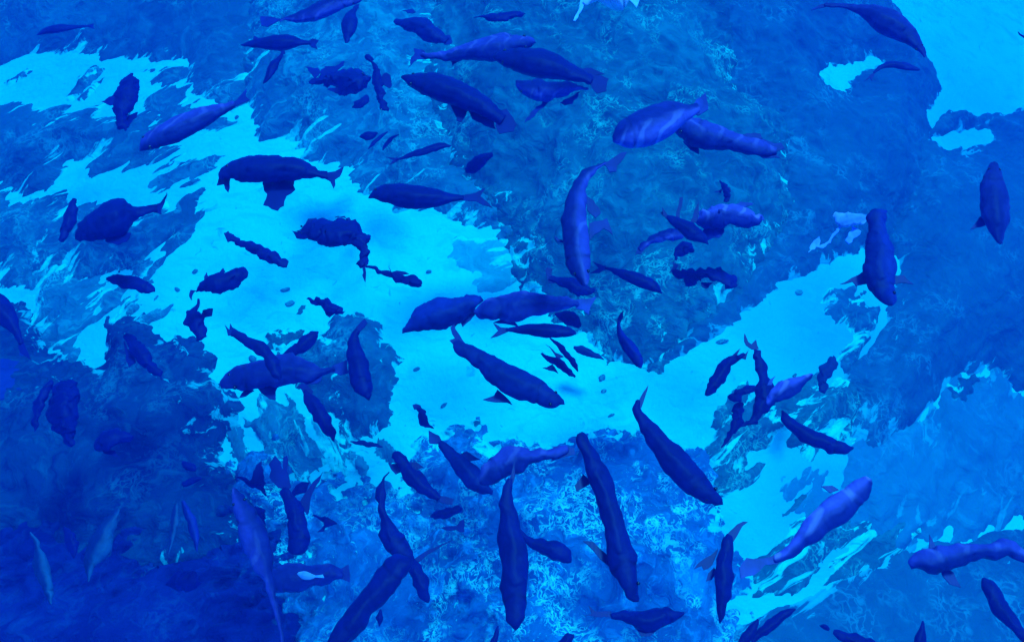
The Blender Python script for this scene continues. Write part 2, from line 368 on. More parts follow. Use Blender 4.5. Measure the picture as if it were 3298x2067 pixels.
reef('V', [(1580,-120),(2060,-120),(2090,0),(2130,40),(2172,130),(2205,165),(2215,215),(2183,275),(2190,300),(2192,380),(2180,470),(2100,580),(1960,610),(1890,650),(1800,700),(1730,760),(1620,830),(1560,850),(1640,740),(1760,640),(1830,480),(1800,330),(1700,200)],
     0.36, M['rock_smooth'], "large rounded blue rock at upper right, beside the glowing open sand", 4, fray=0.05, rough=0.25, drift=0.12,
     holes=[[(1935,180),(1960,158),(2000,160),(2015,140),(2050,130),(2080,150),(2040,165),(2010,195),(1985,218),(1950,205)]])
reef('V', [(-160,235),(0,240),(60,245),(90,262),(170,262),(250,250),(300,275),(390,275),(360,310),(430,335),(440,352),(400,372),(320,372),(230,400),(170,380),(150,400),(120,440),(60,455),(-160,450)],
     0.2, M['rock_blue'], "blue rock at left between two slanting bands of bright sand", 5, fray=0.12, streak=(R(38), 4.0), drift=0.4)
reef('V', [(-160,440),(0,455),(90,462),(170,480),(240,490),(330,500),(400,470),(470,480),(450,530),(400,580),(370,620),(365,680),(320,700),(280,650),(220,650),(130,640),(0,650),(-160,620)],
     0.2, M['rock_streak'], "low dark rock at left with a pale streaked rim, under two overlapping fish", 6, fray=0.13, streak=(R(50), 4.0), drift=0.5)
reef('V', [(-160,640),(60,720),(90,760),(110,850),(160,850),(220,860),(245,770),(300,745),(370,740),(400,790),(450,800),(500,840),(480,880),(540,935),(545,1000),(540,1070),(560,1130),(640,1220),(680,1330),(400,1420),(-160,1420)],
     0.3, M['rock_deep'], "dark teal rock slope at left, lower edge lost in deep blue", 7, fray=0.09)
reef('V', [(650,870),(690,815),(740,800),(770,765),(820,740),(870,745),(895,770),(910,800),(945,810),(945,850),(930,900),(930,980),(905,1030),(850,1045),(800,1030),(770,990),(720,940),(680,900)],
     0.28, M['rock_blue'], "isolated blue rock standing in the bright sand, one dark fish over it", 8, fray=0.09, L=0.3)
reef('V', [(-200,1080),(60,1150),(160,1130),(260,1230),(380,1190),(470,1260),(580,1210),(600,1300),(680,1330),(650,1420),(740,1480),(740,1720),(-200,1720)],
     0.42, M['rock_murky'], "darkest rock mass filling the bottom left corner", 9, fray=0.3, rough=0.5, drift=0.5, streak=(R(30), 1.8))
reef('V', [(535,1080),(600,1060),(700,1110),(860,1125),(910,1130),(960,1140),(1040,1130),(1150,1200),(1180,1300),(1160,1720),(660,1720),(640,1300),(560,1180)],
     0.25, M['rock_coral'], "blue coral crust at bottom, left of the upright dark fish", 10, fray=0.28, rough=0.6, drift=0.3)
reef('V', [(930,1110),(975,1030),(1010,1000),(1060,1030),(1080,1020),(1120,1000),(1160,1030),(1240,1050),(1340,1050),(1400,1012),(1460,1010),(1490,1000),(1560,1045),(1650,1065),(1690,1120),(1660,1180),(1690,1230),(1740,1290),(1750,1370),(1730,1450),(1760,1720),(1080,1720),(1080,1300)],
     0.28, M['rock_coral'], "bright blue coral crust with white winding seams at bottom centre", 11, fray=0.12, rough=0.7)
reef('V', [(1650,1060),(1700,1030),(1750,985),(1800,960),(1900,900),(1960,880),(2010,900),(2020,960),(2010,1040),(1960,1060),(1880,1050),(1840,1040),(1800,1100),(1760,1130),(1700,1180)],
     0.22, M['rock'], "teal rock ledge at right of the sand, with a dark fish along it", 12, fray=0.16, streak=(R(40), 3.0), drift=0.6)
reef('V', [(1700,1480),(1780,1440),(1850,1415),(1960,1390),(2050,1330),(2150,1290),(2240,1260),(2280,1270),(2360,1240),(2560,1170),(2560,1720),(1650,1720)],
     0.22, M['rock_smooth'], "smooth dark blue rock along the bottom right edge", 13, fray=0.06, streak=(R(30), 3.0), rough=0.3, drift=0.3)
reef('V', [(1740,1400),(1770,1330),(1830,1290),(1900,1200),(1980,1200),(2100,1220),(2180,1220),(2200,1250),(2100,1290),(2000,1340),(1900,1370),(1820,1410)],
     0.1, M['rock'], "low teal rock band under the tail of the large violet fish", 14, fray=0.22, streak=(R(30), 3.5), rough=0.4, drift=1.0)
reef('V', [(2150,290),(2190,300),(2230,262),(2300,275),(2420,260),(2560,330),(2560,900),(2420,930),(2330,880),(2240,900),(2140,1000),(2060,1060),(1990,1020),(2030,940),(1990,890),(2060,830),(2090,720),(2120,640),(2080,560),(2120,420)],
     0.35, M['rock_smooth'], "broad smooth blue rock slope filling the right side", 15, fray=0.07, rough=0.18, streak=(R(45), 3.0), drift=0.25,
     holes=[[(2195,330),(2240,310),(2330,310),(2340,335),(2270,350),(2220,350)]])
reef('V', [(1960,700),(2020,690),(2060,740),(2060,800),(2000,880),(1970,840),(1990,780)],
     0.12, M['rock_streak'], "small frayed blue rock below the fish with spread side fins", 16, fray=0.2, streak=(R(45), 3.5), drift=0.8)
reef('V', [(2230,920),(2245,895),(2290,890),(2305,915),(2295,950),(2260,965),(2235,950)],
     0.12, M['rock_blue'], "small round dark coral head on the pale blue slope at right", 17, fray=0.1, L=0.15)
reef('V', [(1975,1080),(2010,1020),(2140,990),(2240,890),(2420,880),(2560,880),(2560,1260),(2400,1225),(2300,1270),(2170,1275),(2060,1250),(1990,1200),(1960,1130)],
     0.14, M['rock_pale'], "pale silted blue rock at far right above the fish with a raised fin", 18, fray=0.16, rough=0.2, streak=(R(50), 3.0), drift=0.5)
reef('V', [(-160,780),(40,800),(100,860),(105,920),(80,990),(40,1060),(35,1150),(20,1260),(-160,1300)],
     0.62, M['rock_violet'], "smooth violet-blue boulder at the left edge, below the half-cut fish", 27, fray=0.05, L=0.5, rough=0.1, drift=0.01)
reef('V', [(1075,545),(1130,540),(1200,575),(1215,640),(1205,690),(1150,720),(1090,680),(1060,600)],
     0.05, M['rock_silt'], "pale bluish low rock between the bright sand and the broad teal rock", 28, fray=0.10, rough=0.2, drift=1.5, streak=(R(20), 3.0))
reef('V', [(-40,640),(60,640),(140,630),(300,650),(365,690),(360,750),(240,760),(190,800),(210,860),(110,860),(70,760),(10,710)],
     0.12, M['rock_light'], "frayed pale-mottled rock at left between the sand and the dark slope", 29, fray=0.22, streak=(R(50), 3.0), drift=0.45)
reef('V', [(560,1000),(620,960),(700,950),(740,1000),(800,1050),(860,1060),(900,1100),(860,1140),(700,1140),(600,1110),(550,1080)],
     0.08, M['rock_light'], "pale mottled rock breaking through sand below the isolated rock", 30, fray=0.30, streak=(R(-55), 3.0), drift=1.0)
reef('V', [(600,300),(580,120),(640,60),(700,60),(800,130),(860,200),(820,330),(700,330)],
     0.36, M['rock_light'], "pale crusted rock around the small fish at upper left of centre", 31, fray=0.2, drift=0.05)
reef('V', [(1840,1160),(1900,1130),(1990,1110),(2080,1180),(2140,1250),(2080,1280),(2000,1260),(1930,1230),(1870,1210)],
     0.08, M['rock_pale'], "low pale streaked rock beside the head of the large violet fish, lower right", 32, fray=0.2, streak=(R(40), 3.5), rough=0.3, drift=0.9)
reef('V', [(325,165),(390,150),(470,160),(540,190),(560,230),(500,225),(430,190),(370,205)],
     0.07, M['rock_streak'], "streaked low rock at the right end of the upper sand patch", 33, fray=0.12, streak=(R(38), 3.5), rough=0.4, drift=0.3)
reef('V', [(350,225),(430,210),(500,235),(560,280),(520,300),(450,285),(420,310),(380,290),(340,260)],
     0.07, M['rock_streak'], "frayed low rock under the tail half of the slanting violet fish, upper left", 34, fray=0.14, streak=(R(38), 3.5), rough=0.4, drift=0.3)
reef('V', [(350,405),(430,375),(500,360),(540,380),(480,420),(400,440),(340,445)],
     0.06, M['rock_streak'], "thin streaked rock left of the deep-bodied fish with ragged belly fin", 35, fray=0.14, streak=(R(30), 3.5), rough=0.4, drift=0.4)
reef('V', [(400,480),(470,455),(485,500),(455,560),(400,620),(350,690),(330,640),(380,570)],
     0.06, M['rock_streak'], "long slanting rock streak along the left border of the bright sand", 36, fray=0.12, streak=(R(58), 4.0), rough=0.4, drift=0.35)
reef('V', [(10,195),(60,160),(90,165),(60,185),(30,200)], 0.05, M['rock_streak'], "small dark stone at the left end of the upper sand patch", 19, L=0.1, fray=0.04, step=0.015)
reef('V', [(150,245),(180,190),(215,155),(250,160),(230,185),(200,210),(165,250)], 0.06, M['rock_streak'], "long narrow dark stone slanting across the upper sand patch", 20, L=0.1, fray=0.05, step=0.015)
reef('V', [(180,235),(215,195),(245,182),(230,205),(195,240)], 0.05, M['rock_streak'], "short dark stone lying beside the long slanting one on sand", 21, L=0.1, fray=0.03, step=0.015)
reef('V', [(1100,990),(1120,965),(1148,975),(1150,1000),(1130,1020)], 0.06, M['rock'], "small teal stone on sand below the big curved dark fish", 22, L=0.1, fray=0.05, step=0.015)
reef('V', [(670,745),(690,715),(715,710),(722,735),(700,755),(690,750)], 0.05, M['rock'], "small teal stone on bright sand left of the ragged little fish", 23, L=0.1, fray=0.05, step=0.015)
reef('V', [(630,820),(640,790),(690,775),(715,780),(690,815),(650,835)], 0.06, M['rock'], "flat teal stone on sand above the two crossing fish", 24, L=0.1, fray=0.06, step=0.015)
reef('V', [(1520,870),(1545,842),(1580,845),(1560,868)], 0.05, M['rock'], "little dark stone at the tip of the teal rock", 25, L=0.1, fray=0.06, step=0.015)
reef('V', [(1660,1010),(1690,960),(1760,890),(1775,930),(1740,980),(1690,1010)], 0.06, M['rock'], "narrow teal stone on sand left of the tangled fish", 26, L=0.1, fray=0.05, step=0.015)

# small loose stones scattered on the sand
random.seed(4)
PEB = [(672,683,12,5),(683,716,12,7),(982,870,9,5),(1418,890,10,7),(1422,921,7,5),(1440,978,9,3),(1700,805,15,5),(1730,935,8,5),(595,845,8,10),(585,1000,10,6),(460,640,7,5),(418,683,5,8),(1010,640,7,4),(1045,955,9,4),(1880,690,8,6)]
PLAB = ['small dark stone above the tattered little fish near the isolated rock', 'flat small stone just left of the tattered little fish above the isolated rock', "little stone on sand left of the big curved dark fish's belly", 'stone on sand right of the crossed thin pair, upper of two', 'stone on sand right of the crossed thin pair, lower of two', 'thin flat stone on sand just above the diagonal longest fish', 'longest of the stones, below the teal rock tip at right', 'small stone on sand between the notched fish and the twisted fish', 'stone on sand just above the big violet fish at lower left', 'stone on the rubble below the big violet fish', 'small stone beside the ragged fish, at left of the bright sand', 'stone farthest left on the bright sand, by the jagged-backed fish', 'small stone on sand right of the spiky dark fish', "small stone on sand below the isolated rock's right side", 'pale-edged stone high on the right arm of sand']
def pebble(label, px, py, a, b):
    c = at_ground('V', px, py); e = at_ground('V', px + a, py); r1 = (e - c).length; r2 = r1 * b / a
    vs, fs = [], []; nu, nv = 12, 6
    sd_ = random.random() * 50
    for j in range(nv + 1):
        ph = -0.35 + (math.pi / 2 + 0.35) * j / nv
        for i in range(nu):
            th = 2 * math.pi * i / nu
            k = 1 + 0.35 * mnoise.noise(Vector((math.cos(th) * 1.3 + sd_, math.sin(th) * 1.3, ph)))
            vs.append((r1 * k * math.cos(th) * math.cos(ph), r2 * k * math.sin(th) * math.cos(ph), 0.5 * min(r1, r2) * k * math.sin(ph)))
    for j in range(nv):
        for i in range(nu):
            a_, b_ = j * nu + i, j * nu + (i + 1) % nu; fs.append((a_, b_, b_ + nu, a_ + nu))
    o = link(bpy.data.objects.new("pebble", mesh_np("pebble", vs, fs, M['rock_light'])))
    o.location = (c.x, c.y, c.z + 0.006); o.rotation_euler.z = random.uniform(0.2, 1.0)
    tag(o, label, 'stone', 'loose stones on the bright sand')
for l_, p_ in zip(PLAB, PEB): pebble(l_, *p_)
# ---------------------------------------------------------------- fish
GROUP = 'fish swimming over the reef'
def cr(P, t):
    n = len(P) - 1; t = min(max(t, 0), n - 1e-6); i = int(t); f = t - i
    p0 = P[max(i - 1, 0)]; p1 = P[i]; p2 = P[i + 1]; p3 = P[min(i + 2, n)]
    return 0.5 * ((2 * p1) + (p2 - p0) * f + (2 * p0 - 5 * p1 + 4 * p2 - p3) * f * f + (3 * p1 - p0 - 3 * p2 + p3) * f ** 3)
def rip(p, amp, sc=16.0):
    q = p * sc
    return Vector((mnoise.noise(q), mnoise.noise(q + Vector((31, 7, 3))), 0)) * amp + \
        Vector((mnoise.noise(p * sc * .37), mnoise.noise(p * sc * .37 + Vector((3, 17, 3))), 0)) * amp * 1.2 + \
        Vector((mnoise.noise(q * 2.3), mnoise.noise(q * 2.3 + Vector((9, 5, 3))), 0)) * amp * 0.7
def fish(label, tile, z, st, style='dark', flank=0, rag=0.004, eyes=None, name='fish', cat='fish', **fins):
    P = [np.array(s_, float) for s_ in st]
    # order: head first
    ctr = []; lat = []; arc = []
    N = max(30, min(84, 8 * len(P)))
    cum = [0.0]
    for a, b in zip(P[:-1], P[1:]): cum.append(cum[-1] + float(np.hypot(*(b - a)[:2])))
    tot = cum[-1]
    def par(s):
        for i in range(len(cum) - 1):
            if s <= cum[i + 1]: return i + (s - cum[i]) / (cum[i + 1] - cum[i] + 1e-9)
        return len(cum) - 1
    for k in range(N + 1):
        u = k / N; u = 0.5 * (1 - math.cos(math.pi * u)) * 0.5 + u * 0.5
        s = u * tot; q = cr(P, par(s)); q2 = cr(P, par(min(s + tot * .02, tot))); q1 = cr(P, par(max(s - tot * .02, 0)))
        d = (q2 - q1)[:2]; d = d / (np.hypot(*d) + 1e-9); nrm = np.array((-d[1], d[0])); wdt = max(q[2], 1.5)
        c = at_z(tile, q[0], q[1], z)
        e1 = at_z(tile, q[0] + nrm[0] * wdt, q[1] + nrm[1] * wdt, z); e2 = at_z(tile, q[0] - nrm[0] * wdt, q[1] - nrm[1] * wdt, z)
        ctr.append((e1 + e2) / 2); lat.append((e1 - e2) / 2); arc.append(u)
    mid = ctr[N // 3]; view = (CAM_POS - mid).normalized()
    dn = Vector((0, 0, 1)); up = (view * 0.8 + dn * 0.2).normalized()
    org = Vector(ctr[N // 2]); L0 = (ctr[0] - ctr[-1]).length
    root = link(bpy.data.objects.new(name, None)); root.location = org; root.empty_display_size = 0.1
    tag(root, label, cat, GROUP if name == 'fish' else None)
    nr = 24; vs = []; fl = []; gl = []
    for k in range(N + 1):
        c = ctr[k]; a = lat[k]; r = a.length
        hk = 0.85 * r
        for i in range(nr):
            th = 2 * math.pi * i / nr; cx, sx = math.cos(th), math.sin(th)
            px = math.copysign(abs(cx) ** 0.92, cx)
            py = math.copysign(abs(sx) ** 1.12, sx) * (1.08 if sx > 0 else 0.9)
            u_ = arc[k]; gd = abs(u_ - (0.225 - 0.03 * abs(px)))
            dip = 1 - 0.05 * max(0, 1 - gd / 0.02) * (0.3 + abs(px) * .7)
            gl.append(0.75 * max(0, 1 - gd / 0.022) * (0.25 + 0.75 * abs(px)) if L0 > .25 else 0.0)
            if sx > 0.97 and 0.28 < u_ < 0.78: py *= 1.22
            v = c + (a * px + up * hk * py) * dip
            v = v + rip(v, rag * 1.8 * min(1, 0.25 + r / 0.02))
            vs.append(v - org)
            g = 0.5 - 0.5 * sx
            if flank: g = 1 / (1 + math.exp(-(px * flank * 3.4 + 0.15 - sx * 0.5) * 2.2))
            fl.append(g)
    fs = []
    for k in range(N):
        for i in range(nr):
            a_, b_ = k * nr + i, k * nr + (i + 1) % nr
            fs.append((a_, b_, b_ + nr, a_ + nr))
    d0 = (ctr[0] - ctr[1]); d1 = (ctr[-1] - ctr[-2])
    vs.append(ctr[0] + d0.normalized() * lat[0].length * 0.7 - org); vs.append(ctr[-1] + d1.normalized() * lat[-1].length * 0.3 - org); fl += [0.4, 0.4]; gl += [0, 0]
    h, t_ = len(vs) - 2, len(vs) - 1
    for i in range(nr):
        fs.append((h, (i + 1) % nr, i)); fs.append((t_, N * nr + i, N * nr + (i + 1) % nr))
    me = mesh_np("body", vs, fs, M['fish_' + style])
    at = me.attributes.new('flank', 'FLOAT', 'POINT'); at.data.foreach_set('value', fl)
    me.attributes.new('gill', 'FLOAT', 'POINT').data.foreach_set('value', gl)
    link(bpy.data.objects.new("body", me), root)
    L = sum((ctr[k + 1] - ctr[k]).length for k in range(N))
    if eyes is None: eyes = L > 0.42
    if eyes:
        k = next(i for i, u in enumerate(arc) if u > 0.085)
        for sgn in (1, -1):
            r = min(0.011, lat[k].length * 0.2)
            pos = ctr[k] + lat[k] * sgn * 0.72 + up * 0.85 * lat[k].length * 0.62
            ev, ef = [], []
            for j in range(5):
                for i in range(8):
                    ph = math.pi * (j + .5) / 5; th = 2 * math.pi * i / 8
                    ev.append(pos - org + Vector((math.sin(ph) * math.cos(th), math.sin(ph) * math.sin(th), math.cos(ph))) * r)
            for j in range(4):
                for i in range(8): ef.append((j * 8 + i, j * 8 + 8 + i, j * 8 + 8 + (i + 1) % 8, j * 8 + (i + 1) % 8))
            ef.append(tuple(range(7, -1, -1))[::-1]); ef.append(tuple(range(32, 40)))
            link(bpy.data.objects.new("eye", mesh_np("eye", ev, ef, M['eye'])), root)
    for key, polys in fins.items():
        nm = {'tail': 'tail_fin', 'dorsal': 'dorsal_fin', 'pec': 'pectoral_fin', 'anal': 'anal_fin'}[key.rstrip('_')]
        if polys and not isinstance(polys[0], list): polys = [polys]
        for poly in polys:
            zz = z - (0.03 if nm == 'pectoral_fin' else 0.0)
            W = [at_z(tile, x, y, zz) for x, y in poly]; out = []
            for i in range(len(W)):
                a, b = W[i], W[(i + 1) % len(W)]; m = max(1, min(14, int((b - a).length / 0.018)))
                for j in range(m):
                    p = a.lerp(b, j / m); out.append(p + rip(p, rag * 1.4, 20))
            c0 = sum(out, Vector()) / len(out); n = len(out); thk = 0.004
            vs = []
            for sg in (1, -1):
                for p in out:
                    vs.append(p + Vector((0, 0, sg * thk * 0.5)) - org)
            fs = [tuple(range(n)), tuple(range(2 * n - 1, n - 1, -1))]
            for i in range(n): fs.append((i, i + n, (i + 1) % n + n, (i + 1) % n))
            me = mesh_np(nm, vs, fs, M['fin_' + style], False)
            link(bpy.data.objects.new(nm, me), root)
    return root
F = fish
# ---- upper left
F("slender blue fish over a pale sliver of sand, far upper left", 'A', 1.2, [(262,248,4),(320,222,22),(400,205,28),(480,195,20),(570,188,10),(640,184,5)], 'mid', tail=[(620,180),(665,165),(655,190),(668,208),(622,190)])
F("dark kinked fish hanging head-down across the upper sand patch", 'A', 1.2, [(885,925,8),(850,860,40),(845,800,48),(880,735,65),(898,670,90),(905,600,66),(922,550,32),(926,518,10)], 'dark', rag=.012, pec=[[(840,640),(735,718),(760,740),(810,730),(860,720)],[(860,850),(985,780),(975,830),(900,900)]])
F("long violet fish slanting up to the right with light streaks along its back", 'A', 2.2, [(992,1058,14),(1035,1015,52),(1130,965,78),(1260,905,86),(1390,850,76),(1500,803,56),(1590,765,36),(1650,735,24)], 'violet', -1, tail=[(1630,745),(1690,680),(1735,628),(1735,680),(1760,712),(1700,735),(1650,760)])
F("big dark deep-bodied fish with drooping mouth and ragged belly fin, upper centre-left", 'A', 2.4, [(1562,1245,22),(1640,1205,58),(1750,1195,86),(1870,1200,96),(1990,1197,93),(2100,1200,80),(2190,1228,48),(2250,1245,26),(2300,1245,16)], 'dark', rag=.007,
  tail=[(2270,1225),(2340,1215),(2420,1185),(2400,1240),(2375,1270),(2360,1335),(2330,1285)], pec=[[(1560,1225),(1645,1240),(1620,1290),(1605,1352),(1575,1300),(1535,1300)],[(1860,1275),(2080,1270),(2090,1345),(2030,1390),(2000,1450),(1950,1490),(1900,1480),(1850,1450),(1885,1370)]])
F("dark fish with pointed snout facing left, upper centre-left above a thin diving one", 'A', 1.9, [(1700,318,4),(1780,308,25),(1880,305,45),(1980,302,56),(2060,302,46),(2130,302,22),(2190,308,12)], 'dark', tail=[(2170,298),(2215,275),(2252,285),(2230,315),(2245,352),(2205,330)], dorsal=[(1785,290),(1795,252),(1835,275)])
F("thin dark fish diving down-left, its tail under the pointed-snout fish", 'A', 1.5, [(1858,590,3),(1895,535,26),(1930,470,34),(1962,425,20),(1995,375,9)], 'dark', tail=[(1985,385),(1975,350),(2015,340),(2010,385)])
F("large pale-bellied violet fish cut by the top edge, upper centre-left", 'T2', 1.9, [(1440,0,40),(1220,30,90),(1020,100,112),(810,185,96),(660,230,74),(545,242,42),(470,245,22),(400,272,14)], 'violet', -1, tail=[(430,250),(300,230),(150,225),(165,340),(250,355),(370,285)], pec=[(900,180),(1130,140),(1080,200),(920,240)])
F("short violet-blue fish pointing straight down near the top edge", 'T2', 1.6, [(1262,552,22),(1275,450,60),(1300,350,102),(1322,250,100),(1340,180,60),(1385,110,20)], 'mid', tail=[(1350,130),(1360,90),(1430,60),(1425,110),(1390,150)])
F("dark fish blurred into ragged stripes, left of the thin wavy fish", 'T2', 1.1, [(1560,1030,20),(1480,1035,90),(1380,1050,140),(1250,1060,130),(1130,1025,85),(1000,1010,62),(880,1010,45),(800,1040,12)], 'mid', rag=.022,
  dorsal=[(900,960),(1000,890),(1220,805),(1160,870),(1100,930),(960,970)], tail=[(880,950),(860,900),(720,860),(860,1010)], anal=[(1150,1130),(1050,1170),(1120,1210),(1200,1230),(1400,1190)])
F("thin wavy dark fish with a pale round side fin, upper centre", 'T2', 1.5, [(1805,1445,10),(1740,1400,38),(1690,1320,42),(1712,1200,48),(1708,1100,52),(1670,1000,48),(1650,900,26),(1620,820,26),(1570,765,40),(1530,735,18)], 'dark', rag=.012, pec=[(1720,1000),(1780,965),(1832,975),(1842,1050),(1790,1160),(1750,1100)])
F("small faint blue fish just left of the wavy fish's head", 'T2', 0.8, [(1350,1400,5),(1430,1350,42),(1500,1310,50),(1560,1265,15)], 'mid', rag=.01)
F("blunt violet-blue fish with a light lower edge near the top, right of the downward one", 'B', 1.5, [(382,140,10),(440,165,38),(520,185,56),(600,215,65),(670,255,52),(725,290,22)], 'mid', rag=.01, tail=[(700,270),(765,255),(790,310),(710,315)], dorsal=[(430,85),(500,65),(520,95),(460,105)])
F("slender dark fish, horizontal, nearest the top edge at centre", 'B', 1.2, [(1296,100,6),(1260,105,22),(1195,107,25),(1130,115,31),(1060,120,26),(1000,120,12),(930,123,3)], 'dark', rag=.01)
F("large violet fish with pale jaw facing right, uppermost of the big cluster", 'B', 1.9, [(1362,303,12),(1315,300,46),(1220,312,62),(1110,328,92),(1000,352,78),(900,365,62),(800,388,46),(700,398,30),(600,397,24),(560,392,22)], 'violet', 1, .008, tail=[(590,365),(500,340),(505,390),(465,470),(530,425),(600,415)], pec=[[(760,425),(790,465),(850,425)],[(1195,355),(1360,318),(1345,335),(1250,358)]])
F("large dark blue fish facing left with split tail, right in the big cluster", 'B', 2.3, [(1082,402,22),(1150,408,56),(1270,432,92),(1400,450,104),(1510,480,88),(1600,512,66),(1690,545,46),(1760,572,34)], 'dark', tail=[(1730,540),(1830,532),(1880,560),(1870,640),(1800,660),(1760,605)], dorsal=[(1600,450),(1700,485),(1760,480),(1850,520),(1740,545),(1650,520)])
F("pale-edged blue fish half hidden beneath the split-tailed fish", 'B', 1.6, [(1243,600,20),(1310,632,58),(1390,642,74),(1480,635,62),(1570,622,48),(1650,608,28),(1740,622,8)], 'violet', 1, .009, pec=[[(1500,690),(1420,760),(1290,872),(1310,820),(1430,705)],[(1530,730),(1600,690),(1680,650),(1640,740),(1580,752)]])
F("large smooth dark fish diagonal with ragged tail, left in the big cluster", 'B', 2.5, [(430,548,14),(500,566,48),(600,590,80),(700,618,90),(800,650,90),(900,695,80),(990,745,68),(1070,800,52),(1130,850,42)], 'dark', rag=.005, tail=[(1100,795),(1170,770),(1245,880),(1215,925),(1165,935),(1110,945),(1080,890)], pec=[[(770,740),(820,850),(850,857),(890,770)],[(890,780),(920,840),(1000,890),(1085,912),(1070,850)]])
F("small dark diamond-shaped fish at head of three tiny fish", 'B', 0.9, [(130,968,5),(170,965,28),(210,958,28),(255,940,7)], 'dark')
F("tiny thin fish, middle of the three tiny fish", 'B', 0.9, [(188,1052,3),(230,1010,14),(280,965,13),(325,930,4)], 'mid')
F("tiny faint thin fish, rightmost of the three tiny fish", 'B', 0.7, [(290,1062,3),(320,1010,16),(360,970,11),(405,948,4)], 'mid')
F("slim mackerel-like fish pointing right with forked tail, upper centre", 'B', 1.5, [(768,1028,9),(700,1030,24),(620,1055,28),(540,1080,22),(450,1110,12),(385,1128,7)], 'dark', tail=[(395,1120),(310,1112),(365,1133),(335,1168),(398,1138)])
F("small dark leaf-shaped fish alone right of the slim forked one", 'B', 1.1, [(1058,1078,10),(1012,1105,30),(960,1150,42),(910,1190,38),(880,1218,10)], 'dark', rag=.007)
F("dark fish facing left with its belly along the edge of the bright sand", 'B', 2.3, [(193,1396,7),(260,1368,44),(360,1368,74),(480,1383,86),(600,1393,78),(700,1398,55),(790,1398,30),(860,1396,18)], 'dark', tail=[(850,1380),(950,1360),(1015,1330),(985,1390),(1065,1465),(950,1425),(860,1412)])
# ---- upper right
F("striped bright violet fish with raised tail, head down-left, right of centre", 'V', 2.9, [(1451,330,12),(1472,318,32),(1515,303,43),(1555,287,42),(1590,271,35),(1620,262,18),(1642,252,10)], 'bright', 1, .003, tail=[(1628,262),(1640,235),(1660,220),(1669,258),(1645,273)], dorsal=[(1483,292),(1480,277),(1497,286)])
F("dark violet fish behind the striped one, tail spread to the right", 'C', 2.3, [(-40,860,50),(60,920,95),(170,965,98),(270,985,80),(370,1008,68),(470,1035,62),(570,1052,46),(640,1058,24)], 'violet', -1, .007, tail=[(560,985),(640,1010),(700,1010),(715,1045),(640,1075),(690,1112),(570,1118),(520,1090)], dorsal=[(380,950),(550,950),(560,985),(450,1000)], pec=[(0,1000),(110,1030),(122,1095),(60,1075)])
F("longest curved fish hanging head-down at centre, pale patch beside its head", 'T3', 3.0, [(545,1402,38),(520,1300,90),(500,1180,117),(480,1050,125),(470,900,125),(460,750,116),(470,600,102),(500,470,76),(545,380,56),(620,310,38),(700,262,20),(760,225,14)], 'violet', 1, .004,
  tail=[(735,235),(820,180),(900,130),(962,130),(930,180),(860,250),(862,315),(800,312)], pec=[[(580,560),(640,600),(700,670),(700,720),(645,765),(570,690)],[(590,810),(700,780),(760,760),(806,915),(720,850),(640,930),(600,980)],[(370,1000),(265,925),(285,980),(355,1010)]])
F("slender forked-tail fish pointing down-right beside the long curved fish's head", 'T3', 2.2, [(1302,1490,7),(1245,1445,48),(1160,1408,64),(1060,1365,64),(960,1320,50),(870,1282,35),(800,1255,18),(750,1243,12)], 'dark', tail=[(760,1232),(690,1205),(632,1180),(700,1240),(608,1292),(700,1285),(770,1258)])
F("dark hump-backed fish under the nose of the longest curved fish", 'T3', 1.8, [(642,1472,9),(570,1460,50),(480,1440,72),(400,1410,68),(320,1375,44),(260,1355,26),(210,1345,22)], 'dark', rag=.008, tail=[(250,1345),(210,1300),(235,1250),(180,1240),(168,1300),(190,1372),(260,1378)])
F("dark fish with tall back spines crossing in front of the pale fish", 'T3', 2.2, [(1752,1018,7),(1690,965,52),(1620,920,78),(1540,862,74),(1460,812,58),(1390,770,34),(1350,742,16)], 'dark', tail=[(1370,745),(1312,655),(1318,740),(1285,700),(1370,782)], dorsal=[[(1440,755),(1480,560),(1512,555),(1475,775)],[(1580,800),(1655,590),(1668,700),(1640,800)]])
F("violet fish curving to lower left beneath the spined fish", 'T3', 1.5, [(1490,908,18),(1430,915,48),(1350,922,55),(1270,935,44),(1200,970,34),(1140,1010,34),(1090,1060,18)], 'violet', -1, .009, tail=[(1130,1000),(1070,1030),(1038,1135),(1110,1095),(1170,1030)])
F("pale mottled violet fish facing left, its belly bright blue", 'T3', 1.8, [(1638,780,40),(1720,755,92),(1820,728,102),(1920,712,95),(2020,722,80),(2110,742,68),(2190,748,34),(2255,742,12)], 'bright', -1, .013, pec=[(1720,860),(1880,820),(1905,905),(1830,950),(1750,970)], dorsal=[(1980,640),(2080,600),(2180,610),(2170,640),(2060,670)], tail=[(2180,720),(2255,700),(2270,750),(2200,780)])
F("small dark spiky fish above the pale mottled one", 'T3', 1.4, [(1865,395,5),(1885,450,26),(1912,520,44),(1930,565,32),(1900,600,14)], 'dark', rag=.01, pec=[[(1930,480),(1972,475),(1965,510),(1925,530)],[(1890,490),(1820,515),(1870,530)]])
F("small crooked dark fish below the spined fish", 'T3', 1.2, [(1598,1092,14),(1565,1060,52),(1510,1045,58),(1468,1100,36),(1440,1168,6)], 'dark', rag=.012, dorsal=[(1500,1010),(1530,985),(1560,1010)])
F("ragged dark fish with gaps along its back, right of the slender forked-tail fish", 'T3', 1.5, [(2012,1390,8),(1945,1355,42),(1850,1322,54),(1760,1312,60),(1680,1332,50),(1600,1330,66),(1520,1312,72),(1450,1290,46),(1400,1272,24)], 'dark', rag=.02, tail=[(1440,1230),(1400,1205),(1375,1230),(1370,1312),(1430,1295)], pec=[(1690,1370),(1800,1375),(1782,1450),(1725,1440)])
